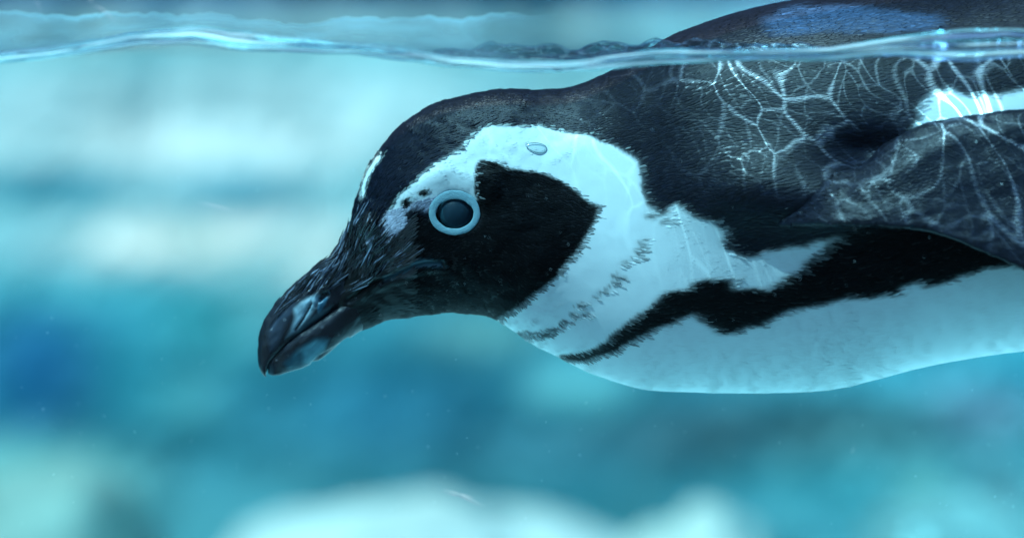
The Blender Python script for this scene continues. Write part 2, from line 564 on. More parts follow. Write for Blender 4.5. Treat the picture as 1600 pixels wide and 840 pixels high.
def zglass(x):
    """height of the water where it climbs the acrylic"""
    pxx = x / ((GY + CD) * KK) + 800
    yy = smooth_line(TOPL, pxx) * .6 + smooth_line(BOTL, pxx) * .4
    z = W(pxx, yy, GY + 0.004)[..., 2]
    f = sstep(0.75, 0.35, np.abs(x))
    return z * f + WL * (1 - f)


def wave(x, y):
    z = WL + 0.0016 * (fbm(x * 22 + 7, y * 30 + 3, 3) - .5) + 0.0030 * (fbm(x * 6, y * 7 + 50, 2) - .5)
    near = sstep(0.35, 0.0, y - GY)
    z = z + near * 0.0022 * (fbm(x * 70 + 11, y * 90 + 5, 2) - .5)
    hx = sstep(-0.075, 0.0, x) * sstep(0.16, 0.10, x)
    hump = hx * np.exp(-((y - (GY + 0.045)) / 0.028) ** 2)
    z = z + hump * (0.0062 + 0.009 * (fbm(x * 130 + 3, y * 160 + 9, 2) - .5))
    lift = np.exp(-np.maximum(y - GY, 0) / np.where(x < -0.03, 0.6, 0.03))
    return z * (1 - lift) + zglass(x) * lift


xs = np.concatenate([np.linspace(-HX, -0.36, 60)[:-1], np.linspace(-0.36, 0.36, 460), np.linspace(0.36, HX, 60)[1:]])
t = np.linspace(0, 1, 300)
ys = GY + 0.0058 + (BACK + 0.05 - GY) * (0.06 * t + 0.94 * t ** 3.2)
ws = sheet('water_surface', xs, ys, wave, M_water)
tag(ws, kind='structure')

# the lip of water against the acrylic: a long clear roll with ridges along it
nx, nr = 900, 40
pxs = np.linspace(-300, 1900, nx)
top = smooth_line(TOPL, pxs) - 1 + 1.5 * (fbm(pxs / 40, pxs * 0 + 3) - .5) * 2
bot = smooth_line(BOTL, pxs) + 1 + 1.5 * (fbm(pxs / 50, pxs * 0 + 9) - .5) * 2
V = np.zeros((nx, 2 * nr, 3)); glint = np.zeros((nx, 2 * nr))
v = np.linspace(0, 1, nr)
for k in range(nr):
    pyk = top * (1 - v[k]) + bot * v[k]
    prof = math.sin(math.pi * min(max(v[k], 0.0), 1.0)) ** 0.6
    ridge = np.sin(2 * math.pi * (2.6 * v[k] + 1.4 * fbm(pxs / 260, pxs * 0 + v[k] * 1.0)) + 3 * fbm(pxs / 130, 0 * pxs + 4))
    ridge = ridge + 1.2 * (fbm(pxs / 90 + 30, 0 * pxs + v[k] * 7, 2) - .5)
    depth = prof * (0.0034 + 0.0016 * ridge)
    fr = prof * (0.0009 + 0.0005 * np.sin(2 * math.pi * (3.3 * v[k] + 1.2 * fbm(pxs / 200 + 50, pxs * 0 + v[k] * 2))))
    st_ = fbm(pxs / 170 + 5, v[k] * 13 + 0.6 * fbm(pxs / 120, pxs * 0) + 0 * pxs, 3)
    glint[:, k] = np.clip((st_ - .50) * 11 + .9 * sstep(980, 1300, pxs), 0, .9) * prof  # pale streaks painted along the roll in place of bright reflections
    V[:, k] = W(pxs, pyk, GY + 0.0016 - fr)
    V[:, 2 * nr - 1 - k] = W(pxs, pyk, GY + 0.0018 + depth)
lip = mesh_obj('water_lip', V.reshape(-1, 3), grid_faces(nx, 2 * nr, True), M_lip, attrs={'glint': glint.ravel()})
tag(lip, kind='structure')

# thin wet film left on the acrylic above the line, with a ragged upper edge
fx = np.linspace(-350, 900, 500); fr_ = 26
ftop = 22 + 9 * (fbm(fx / 60, fx * 0 + 31, 4) - .5) * 2 + 12 * sstep(330, 380, fx) + 5 * (fbm(fx / 12, fx * 0 + 8, 2) - .5) - 8 * sstep(460, 620, fx)
fbot = smooth_line(TOPL, fx) + 1
VF = np.zeros((500, fr_, 3)); ff_ = np.zeros((500, fr_))
for k in range(fr_):
    t_ = (k / (fr_ - 1)) ** 1.4
    VF[:, k] = W(fx, ftop * (1 - t_) + fbot * t_, GY + 0.0008)
    ff_[:, k] = (0.55 * math.exp(-t_ / .05) + .55 * fbm(fx / 70, fx * 0 + t_ * 3, 2) * (1 - .3 * t_)) * sstep(900, 700, fx) * (.5 + .5 * fbm(fx / 140, fx * 0 + 77))
M_film, _n, _o3 = new_mat('wet_film')
_ta = _n.nodes.new('ShaderNodeBsdfTransparent')
_da = _n.nodes.new('ShaderNodeBsdfTranslucent'); _da.inputs[0].default_value = (0.55, 0.85, 0.86, 1)
_db = _n.nodes.new('ShaderNodeBsdfDiffuse'); _db.inputs[0].default_value = (0.55, 0.85, 0.86, 1)
_ad = _n.nodes.new('ShaderNodeAddShader'); _n.links.new(_da.outputs[0], _ad.inputs[0]); _n.links.new(_db.outputs[0], _ad.inputs[1])
_aa = _n.nodes.new('ShaderNodeAttribute'); _aa.attribute_name = 'film'
_mm = _n.nodes.new('ShaderNodeMixShader'); _n.links.new(_aa.outputs['Fac'], _mm.inputs[0])
_n.links.new(_ta.outputs[0], _mm.inputs[1]); _n.links.new(_ad.outputs[0], _mm.inputs[2]); _n.links.new(_mm.outputs[0], _o3.inputs[0])
film = mesh_obj('water_film', VF.reshape(-1, 3), grid_faces(500, fr_, False), M_film, attrs={'film': ff_.ravel()})
tag(film, kind='structure')

pane = box('acrylic_window', -2.2, 2.2, GY - 0.020, GY, FLOOR - .2, 0.30, M_pane)
tag(pane, 'large clear acrylic viewing window in front of the swimming penguin', 'window')

# fine scratches in the face of the acrylic
for (x0, y0, x1, y1) in [(137, 0, 146, 4), (146, 9, 182, 33), (54, 2, 66, 20), (690, 765, 760, 792), (310, 318, 365, 330),
                         (700, 770, 742, 778), (1330, 705, 1336, 690)]:
    tt = np.linspace(0, 1, 12)
    cx_ = x0 + (x1 - x0) * tt + 1.5 * np.sin(tt * 5); cy__ = y0 + (y1 - y0) * tt ** 1.3
    wv = 0.45 * np.sin(math.pi * tt) + .05
    Vs = np.stack([W(cx_, cy__ - wv, GY - 0.0202), W(cx_, cy__ + wv, GY - 0.0202)], 1)
    mesh_obj('scratch', Vs.reshape(-1, 3), grid_faces(12, 2, False), M_scratch, pane)

# ------------------------------------------------------------------ the penguin
peng = empty('penguin', (0, 0, 0))
tag(peng, 'black and white penguin swimming with its head just under the water line', 'penguin')

#          Tx   Ty    Bx   By    w
BODY = [(500, 424, 525, 522, 10), (512, 412, 536, 522, 30), (530, 386, 556, 521, 41), (547, 355, 588, 506, 55), (556, 318, 625, 496, 70), (574, 268, 668, 490, 86),
        (608, 217, 705, 488, 99), (662, 172, 738, 491, 108), (728, 150, 768, 496, 114), (795, 141, 797, 513, 118),
        (850, 141, 835, 539, 122), (900, 135, 876, 558, 130), (950, 114, 925, 583, 146), (998, 86, 998, 606, 172),
        (1062, 51, 1080, 612, 206), (1178, 14, 1184, 613, 240), (1320, -12, 1305, 606, 268), (1480, -28, 1462, 568, 284),
        (1650, -50, 1640, 543, 288), (1900, -30, 1880, 530, 280), (2200, 30, 2180, 500, 235), (2450, 120, 2430, 430, 140),
        (2620, 200, 2610, 340, 60), (2680, 250, 2675, 290, 18)]

BROW = [(590, 372), (594, 345), (617, 311), (641, 289), (669, 258), (698, 244), (714, 232), (740, 203), (765, 197), (800, 197), (840, 195),
        (880, 206), (915, 212), (950, 224), (985, 240), (997, 262), (1004, 290), (1012, 318), (1030, 335), (1060, 322),
        (1085, 340), (1110, 345), (1127, 362), (1132, 388), (1150, 402), (1190, 396), (1230, 388), (1262, 384), (1310, 364),
        (1360, 354), (1440, 352), (2000, 360), (2700, 300), (2700, 900), (700, 900), (740, 470), (700, 330), (670, 332), (645, 327), (631, 333),
        (634, 350), (630, 358), (620, 365), (617, 377), (605, 379)]
CHEEK = [(742, 262), (748, 250), (766, 250), (790, 262), (830, 267), (862, 275), (890, 291), (912, 310), (936, 324), (928, 345),
         (918, 365), (896, 395), (872, 425), (846, 450), (808, 480), (778, 497), (760, 540), (500, 640), (380, 640), (380, 420),
         (540, 370), (575, 350), (592, 378), (617, 377), (620, 365), (634, 350), (640, 335), (671, 345), (712, 366), (745, 345), (748, 320), (741, 300)]
BAND = [(868, 554), (900, 551), (930, 543), (965, 516), (1010, 481), (1038, 456), (1070, 452), (1078, 436), (1100, 433), (1140, 437), (1150, 453), (1200, 448),
        (1240, 425), (1275, 395), (1312, 364), (1345, 354), (1440, 352), (1600, 350), (2000, 360), (2300, 400), (2000, 450), (1800, 428), (1600, 419),
        (1560, 418), (1500, 430), (1450, 450), (1430, 440), (1400, 460), (1340, 466), (1270, 476), (1220, 490), (1190, 510),
        (1165, 516), (1135, 523), (1105, 512), (1088, 500), (1085, 490), (1040, 508), (1010, 522), (960, 546), (915, 562), (880, 563)]
RUMP = [(1415, 222), (1432, 188), (1440, 152), (1475, 137), (1500, 152), (1535, 148), (1600, 140), (1750, 130), (2000, 150), (2000, 300),
        (1600, 260), (1500, 240)]
DOTS = [(1022, 332, 16, 9), (1040, 345, 10, 7), (1018, 318, 8, 5), (1005, 377, 10, 4), (1003, 392, 12, 7), (990, 404, 9, 3), (975, 411, 9, 3),
        (962, 430, 8, 4), (955, 445, 8, 4), (972, 437, 9, 4), (942, 455, 8, 4), (930, 463, 8, 3), (905, 478, 10, 4), (895, 490, 7, 4),
        (915, 492, 8, 3), (880, 505, 8, 5), (865, 515, 8, 3), (850, 520, 12, 6), (832, 524, 14, 4), (815, 521, 12, 4), (1060, 340, 6, 4)]
LONE = [(633, 319, 8, 8), (659, 302, 8, 5)]
STREAK = [(603, 435), (624, 427), (642, 415), (663, 410), (685, 413)]
FLECK = [(570, 341), (573, 355), (576, 375), (580, 390)]
SLIVER = [(590, 246), (580, 262), (573, 276), (567, 292), (563, 310)]

C_BLACK = np.array((0.0036, 0.0048, 0.0105))
C_FACE = np.array((0.0020, 0.0025, 0.0030))
C_WHITE = np.array((0.80, 0.90, 0.88))
C_SKYSHEEN = np.array((0.022, 0.048, 0.095))  # sky reflection on the wet back, painted in as plumage colour
C_SKINPATCH = np.array((0.50, 0.52, 0.62))
C_STREAK = np.array((0.05, 0.12, 0.15))


def plum_raw(px, py):
    """colour and kind of the plumage at photo coordinates.  kind 0 black back, 1 white, 2 black face, 3 bare patch"""
    n = len(px)
    if True:
        fz = sstep(760, 1150, px)
        px = px + (fbm(px / 22, py / 14) - .5) * (5 + 12 * fz)
        py = py + (fbm(px / 24 + 50, py / 12 + 20) - .5) * (4 + 9 * fz)
    kind = np.zeros(n, int)
    kind[inpoly(px, py, BROW)] = 1
    kind[inpoly(px, py, CHEEK)] = 2
    kind[inpoly(px, py, BAND)] = 2
    kind[inpoly(px, py, RUMP)] = 1
    for (a, b, rx, ry) in DOTS:
        u = (px - a) + 0.0 * py; w_ = (py - b) + 0.25 * (px - a)
        q = (u / rx) ** 2 + (w_ / ry) ** 2
        kind[(q < 1) & (kind == 1) & (vnoise(px / 4, py / 1.6) > 0.42)] = 4
    # grey bare patch in front of the eye
    patch = (kind == 1) & (px < 690) & ((py > 333 - (px - 592) * 0.30) | (px < 600))
    patch &= py > 290
    kind[patch] = 3
    kind[(((px - 711) / 62) ** 2 + ((py - 334) / 52) ** 2 < 1) & (px > 712) & (py > 312)] = 2
    for (a, b, rx, ry) in LONE:
        kind[((px - a) / rx) ** 2 + ((py - b) / ry) ** 2 < 1] = 2
    kind[polydist(px, py, FLECK) < 3.2] = 3
    kind[(polydist(px, py, SLIVER) < 3.4) & (px < 600)] = 1
    col = np.where((kind == 0)[:, None], C_BLACK, np.where((kind == 1)[:, None], C_WHITE, np.where((kind == 2)[:, None], C_FACE, C_SKINPATCH)))
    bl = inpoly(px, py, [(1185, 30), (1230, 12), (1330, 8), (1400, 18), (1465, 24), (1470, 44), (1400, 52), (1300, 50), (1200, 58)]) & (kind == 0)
    col[bl] = C_SKYSHEEN
    col[kind == 4] = (0.10, 0.12, 0.12)
    d = polydist(px, py, STREAK)
    a = sstep(7, 3.5, d)[:, None] * (py > 395)[:, None]
    col = col * (1 - a) + C_STREAK * a
    return col, kind


RX0, RX1, RY0, RY1 = 380, 1800, -130, 700


def gblur(A, sx, sy):
    for ax, sg in ((1, sx), (0, sy)):
        r = int(sg * 3) + 1
        k = np.exp(-np.arange(-r, r + 1) ** 2 / (2 * sg * sg)); k /= k.sum()
        pad = [(0, 0)] * 3; pad[ax] = (r, r)
        Q = np.pad(A, pad, mode='edge')
        o_ = np.zeros_like(A)
        n_ = A.shape[ax]
        for q, w_ in enumerate(k):
            o_ += w_ * (Q[:, q:q + n_] if ax == 1 else Q[q:q + n_])
        A = o_
    return A


_gx, _gy = np.meshgrid(np.arange(RX0, RX1), np.arange(RY0, RY1))
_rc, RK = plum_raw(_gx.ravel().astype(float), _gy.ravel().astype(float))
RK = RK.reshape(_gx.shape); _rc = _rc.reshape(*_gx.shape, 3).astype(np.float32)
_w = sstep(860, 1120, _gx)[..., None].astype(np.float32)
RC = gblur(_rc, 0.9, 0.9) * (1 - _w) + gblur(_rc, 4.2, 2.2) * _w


def plum(px, py, far=None, jit=0.0):
    """plumage colour and kind at photo coordinates, read from the map above"""
    if jit:
        fz = sstep(760, 1150, px)
        px = px + rng.normal(0, 1, len(px)) * (1.0 + 0.8 * sstep(640, 740, px) + 2.2 * fz) * jit
        py = py + rng.normal(0, 1, len(px)) * (0.8 + 1.3 * fz) * jit
    i = np.clip((px - RX0).astype(int), 0, RC.shape[1] - 1); j = np.clip((py - RY0).astype(int), 0, RC.shape[0] - 1)
    return RC[j, i].astype(float), RK[j, i]


def loft_body(rows, ns, nt, dens=None):
    R_, s = spline(rows, n=ns if dens is None else dens)
    th = np.linspace(0, 2 * math.pi, nt, endpoint=False)
    return R_, s, th


# station spacing finer over the head
_r, _s = spline(BODY, n=50)
smax = _s[-1]
dens = [0.0]
while dens[-1] < smax:
    s0 = dens[-1]
    dens.append(s0 + (2.2 if s0 < 430 else 3.0 + 4 * min(1, max(0, (s0 - 430) / 900))))
dens = np.array(dens[:-1] + [smax])
Rr, S = spline(BODY, n=dens)
NT = 260
TH = np.linspace(0, 2 * math.pi, NT, endpoint=False)
T2 = Rr[:, 0:2]; B2 = Rr[:, 2:4]; Wd = np.maximum(Rr[:, 4], 3)
ct = np.cos(TH); st = np.sin(TH)
C2 = (T2 + B2) / 2; H2 = (T2 - B2) / 2
pos2 = C2[:, None, :] + H2[:, None, :] * ct[None, :, None]
dep = Wd[:, None] * np.sign(st) * np.abs(st) ** 0.92
G = W(pos2[..., 0], pos2[..., 1], 0.0)
G[..., 1] = -dep * K
N, DS, DT = grid_normals(G)
if (N[len(S) // 3, NT // 4, 1]) > 0: N = -N
FLIPN = None

# relief on top of the loft
def body_relief(G):
    near = G.copy(); near[..., 1] = -np.abs(near[..., 1])
    x, y = proj(near)
    side = sstep(10, 60, np.abs(G[..., 1]) / K)
    d = np.zeros(x.shape)
    d -= 6 * np.exp(-(((x - 709) / 52) ** 2 + ((y - 334) / 44) ** 2) ** 1.5) * side       # eye socket
    d += 7 * np.exp(-(polydist(x, y, [(640, 300), (700, 268), (760, 290)]) / 22) ** 2) * side   # brow
    d += 12 * np.exp(-(((x - 830) / 90) ** 2 + ((y - 400) / 80) ** 2)) * side
    d += 34 * np.exp(-(((x - 1190) / 120) ** 2 + ((y - 300) / 62) ** 2)) * side             # shoulder
    d += 26 * np.exp(-(((x - 1320) / 90) ** 2 + ((y - 315) / 40) ** 2)) * side
    d -= 22 * np.exp(-(((x - 1352) / 60) ** 2 + ((y - 236) / 28) ** 2)) * side              # hollow above the flipper root
    gap = polydist(x, y, [(545, 470), (576, 448), (603, 437), (640, 420), (664, 413), (690, 412)])
    d -= 5 * np.exp(-(gap / 3.2) ** 2) * side
    d += 3.0 * np.exp(-((gap - 9) / 5) ** 2) * side
    d += (5 - 3.6 * sstep(850, 950, x)) * (fbm(x / 60, y / 45) - .5)
    d -= 16 * np.exp(-(((x - 710) / 33) ** 2 + ((y - 333) / 28) ** 2) ** 3) * side
    d += (2.2 - 1.7 * sstep(800, 950, x)) * (fbm(x / 16, y / 10 + 9) - .5)
    # folds at the bill base, running with the bill
    u = (x - 500) * 0.73 - (y - 460) * 0.68; w_ = (x - 500) * 0.68 + (y - 460) * 0.73
    f = sstep(625, 590, x) * sstep(445, 410, y + 0 * x) * sstep(345, 365, y)
    d += 3.6 * f * (1 - 3 * np.abs(fbm(u / 45, w_ / 5.5 + .8 * fbm(u / 30, w_ / 20), 2) - .5))
    return d * K


G = G + N * body_relief(G)[..., None]
N, DS, DT = grid_normals(G)
if (N[len(S) // 3, NT // 4, 1]) > 0: N = -N; flip = False
else: flip = True


def pcol(P, **kw):
    Q = P.copy(); far = Q[:, 1] > 0; Q[:, 1] = -np.abs(Q[:, 1])
    x, y = proj(Q)
    return (x, y) + plum(x, y, far, **kw)


flat = G.reshape(-1, 3)
x_, y_, c_, k_ = pcol(flat)
faces = grid_faces(len(S), NT, True, flip)
ncap = len(flat)
body = mesh_obj('body', flat, faces, M_skin, peng, cols=c_)
# close both ends
import bmesh
bm = bmesh.new(); bm.from_mesh(body.data)
bmesh.ops.holes_fill(bm, edges=[e for e in bm.edges if e.is_boundary], sides=0)
bm.to_mesh(body.data); bm.free()

BVH = BVHTree.FromPolygons([Vector(p) for p in flat[: (NT * (len(S) * 2 // 3))]],
                           [tuple(int(q) for q in f) for f in faces[: (NT * (len(S) * 2 // 3 - 2))]])


def hit(px, py):
    d = Vector(ray(px, py)).normalized()
    loc, nor, idx, dist = BVH.ray_cast(Vector(CAM), d)
    if loc is None: return None, None
    if nor.y > 0: nor = -nor
    return np.array(loc), np.array(nor)


# ---- feathers: short blades rooted in the skin, lying back along the body
def feathers(name, root, n, f, L, Wf, col, mat, parent, lift=0.16, ridge=0.12, label=None, gloss=None, soft=0.5, own=None):
    """root,n,f: (N,3); L,Wf: (N,) in px; six triangles-worth of blade each"""
    n = n / np.linalg.norm(n, axis=1, keepdims=True)
    f = f - n * (f * n).sum(1, keepdims=True)
    f /= np.linalg.norm(f, axis=1, keepdims=True) + 1e-12
    s = np.cross(n, f)
    L = (L * K)[:, None]; Wf = (Wf * K)[:, None]
    lift = np.broadcast_to(lift, (len(root),))[:, None]; ridge = np.broadcast_to(ridge, (len(root),))[:, None]
    gloss = np.broadcast_to(0.4 if gloss is None else gloss, (len(root),))
    a = lambda u, v, h: root + f * L * u + s * Wf * v + n * (L * lift * u + Wf * ridge * h)
    Vv = np.stack([a(-.05, 0, 0), a(.40, -.5, -.6), a(.45, 0, 1), a(.40, .5, -.6), a(.80, -.34, -.5), a(.80, .34, -.5), a(1.0, 0, 0)], 1)
    m = len(root)
    base = (np.arange(m) * 7)[:, None, None]
    tri = np.array([(0, 1, 2), (0, 2, 3), (1, 4, 2), (2, 5, 3), (4, 6, 2), (2, 6, 5)])[None]
    Fc = (base + tri).reshape(-1, 3)
    cc = np.repeat(col, 7, axis=0)
    if own is not None:                       # each blade takes half its colour from where it lies
        mult, sel = own
        oc = pcol(Vv.reshape(-1, 3))[2] * np.repeat(mult, 7)[:, None]
        m_ = np.repeat(sel, 7)[:, None] * 0.55
        cc = cc * (1 - m_) + oc * m_
    # barbs lie nearly flush: most of the shading follows the skin, the rest the blade
    hl = (Wf * ridge / np.maximum(Wf * .5, 1e-9))
    up = n - f * lift * 0.9
    tilt = np.array([0, -1, 0, 1, -1, 1, 0.])[None, :, None] * s[:, None, :] * (hl * 1.3)[:, None, :]
    nn = up[:, None, :] + tilt
    sf = np.broadcast_to(soft, (len(root),))[:, None, None]
    nn = nn * (1 - sf) + n[:, None, :] * sf
    nn /= np.linalg.norm(nn, axis=2, keepdims=True)
    o = mesh_obj(name, Vv.reshape(-1, 3), Fc, mat, parent, normals=nn.reshape(-1, 3), cols=cc, smooth=True, attrs={'gloss': np.repeat(gloss, 7)})
    tag(o, kind='stuff')
    if label: o['label'] = label
    return o


def bil(A, i, j):
    i0 = np.clip(np.floor(i).astype(int), 0, A.shape[0] - 2); fi = (i - i0)[:, None]
    j0 = np.floor(j).astype(int) % A.shape[1]; fj = (j - np.floor(j))[:, None]
    j1 = (j0 + 1) % A.shape[1]
    return (A[i0, j0] * (1 - fi) + A[i0 + 1, j0] * fi) * (1 - fj) + (A[i0, j1] * (1 - fi) + A[i0 + 1, j1] * fi) * fj


def scatter(G, N, DS, spacing_fn, s0, s1, S, nearbias=True):
    per = np.linalg.norm(np.roll(G, -1, 1) - G, axis=2).sum(1) / K
    ii, jj = [], []
    s = s0; row = 0
    while s < s1:
        sp, spc = spacing_fn(s)
        i = np.interp(s, S, np.arange(len(S)))
        n = max(6, int(per[int(i)] / spc))
        j = (np.arange(n) + 0.5 * (row % 2)) / n * G.shape[1]
        jj.append(j + rng.normal(0, 0.16, n) * G.shape[1] / n)
        ii.append(np.full(n, i) + rng.normal(0, 0.16, n) * sp / 2.6)
        s += sp; row += 1
    i = np.clip(np.concatenate(ii), 0, len(S) - 1.01); j = np.concatenate(jj) % G.shape[1]
    return i, j, bil(G, i, j), bil(N, i, j), bil(DS, i, j)


def make_plumage(name, s0, s1, spf, Lf, label):
    i, j, root, n, f = scatter(G, N, DS, spf, s0, s1, S)
    x, y, col, kind = pcol(root, jit=1.0)
    thin = (root[:, 1] > 70 * K) | (x > 1760)
    # cull what is far from the lens's side and off the frame to keep it light
    keep = np.ones(len(x), bool)
    keep &= ((x - 710) / 41) ** 2 + ((y - 333) / 36) ** 2 > 1          # eye opening
    gapd = polydist(x, y, [(560, 460), (603, 437), (640, 420), (690, 412)])
    keep &= gapd > 3.0
    keep &= polydist(x, y, STREAK) > 4
    keep &= ~(thin & (rng.random(len(x)) < .55))
    keep &= ~((x < 600) & (y > 350) & (y < 440) & (rng.random(len(x)) < .7))
    face = (x < 640) & (y > 340 + 0 * x) & (kind == 2)
    L, Wf = Lf(x, y)
    L = np.where((kind == 2) & (x > 740) & (x < 950), 11.5, L)
    crown = (kind == 0) & (x < 930)
    L = np.where(crown, 11.5, L); Wf = np.where(crown, 5.0, Wf)
    L = L * rng.uniform(.8, 1.25, len(x)); Wf = Wf * rng.uniform(.85, 1.15, len(x))
    Wf = np.where(thin, Wf * 1.8, Wf)
    L = np.where(face, 20, L); Wf = np.where(face, 2.6, Wf)
    hi = face & (y < 440)
    col[hi] = C_BLACK * .6
    L = np.where(kind == 3, 6.5, L); Wf = np.where(kind == 3, 4.6, Wf)
    # stray direction
    dn = n / np.linalg.norm(n, axis=1, keepdims=True); fd = f / np.linalg.norm(f, axis=1, keepdims=True)
    sd = np.cross(dn, fd)
    ang = rng.normal(0, .13, len(x)) + (fbm(x / 50, y / 40, 2) - .5) * .9
    fd = fd + sd * ang[:, None]
    shade = np.exp(rng.normal(0, .28, len(x)))
    shade = np.where(kind == 1, 1 - 0.05 * rng.random(len(x)), shade)
    shade = np.where(kind == 3, rng.uniform(.7, 1.1, len(x)), shade)
    col = np.clip(col * shade[:, None], 0, .95)
    col[crown] *= np.array((1.7, 1.8, 1.7))
    # a few brown worn feathers on the back
    worn = (kind == 0) & (vnoise(x / 40, y / 30) > .66) & (x > 950) & (y > 80)
    col[worn] = col[worn] * np.array((1.3, 1.02, .92))
    k = keep
    gl = np.select([kind == 1, kind == 2, kind == 3], [0.10, 0.08, 0.3], 0.18 + 0 * x)
    gl = np.where(hi, .9, np.where(face, .3, gl))
    bd = sstep(850, 1050, x)
    lf = np.select([kind == 1, kind == 2], [0.018, 0.09], 0.17 - .10 * bd)
    rd = np.select([hi, kind == 1, kind == 2, crown], [.3, 0.05, 0.12, .30], 0.20)
    sf = np.select([hi, (kind == 1) & (x < 1000), kind == 1, kind == 2, crown], [.0, .90, .97, .3, .2], .15 + .25 * bd)
    return feathers(name, root[k] - dn[k] * 0.3 * K, n[k], fd[k], L[k], Wf[k], col[k], M_feather, peng, label=label,
                    gloss=gl[k], lift=lf[k], ridge=rd[k], soft=sf[k], own=(shade[k], np.where(hi, 0, .5 + .5 * sstep(820, 1100, x))[k]))


make_plumage('head_plumage', 44, 400, lambda s: (3.2, 3.0), lambda x, y: (9.5 + 0 * x, 3.7 + 0 * x), None)


def LB(x, y):
    t = sstep(820, 1200, x)
    return 10 + 8 * t, 3.9 + 1.0 * t


make_plumage('body_plumage', 400, 1560, lambda s: (3.3 + 2.4 * min(1, (s - 400) / 300), 3.2 + 1.0 * min(1, (s - 400) / 300)), LB, None)

# ---- bill
def loft(rows, ns, nt, wide=0.25, p=0.85):
    Rw, s = spline(rows, n=ns)
    th = np.linspace(0, 2 * math.pi, nt, endpoint=False)
    c, s_ = np.cos(th), np.sin(th)
    C = (Rw[:, 0:2] + Rw[:, 2:4]) / 2; H = (Rw[:, 0:2] - Rw[:, 2:4]) / 2
    cc = np.sign(c) * np.abs(c) ** 0.9
    pos = C[:, None] + H[:, None] * cc[None, :, None]
    w_ = np.maximum(Rw[:, 4], .5)
    dp = w_[:, None] * (np.sign(s_) * np.abs(s_) ** p) * (1 - wide * c)[None]
    A = W(pos[..., 0], pos[..., 1], 0.0); A[..., 1] = -dp * K
    return A, Rw


def close_ends(o):
    bm = bmesh.new(); bm.from_mesh(o.data)
    bmesh.ops.holes_fill(bm, edges=[e for e in bm.edges if e.is_boundary], sides=0)
    bmesh.ops.recalc_face_normals(bm, faces=bm.faces)
    bm.to_mesh(o.data); bm.free()


UPPER = [(575, 372, 600, 440, 24), (545, 384, 575, 456, 37), (514, 402, 545, 474, 38.5), (482, 428, 520, 491, 36), (453, 452, 494, 508, 31), (431, 474, 466, 527, 26),
         (414, 497, 446, 544, 21), (405, 522, 430, 558, 16), (402, 546, 420, 570, 12), (403, 567, 417, 580, 8.5), (408, 580, 416, 587, 5), (412, 587, 416, 589, 1.5)]
LOWER = [(600, 435, 600, 494, 20), (572, 446, 572, 511, 37), (545, 459, 540, 533, 39), (520, 478, 514, 552, 37), (494, 497, 490, 567, 33), (466, 516, 464, 577, 26),
         (446, 532, 445, 583, 19), (432, 545, 432, 586, 11), (422, 563, 423, 586, 7), (418, 570, 419, 584, 3)]


UP_B = []


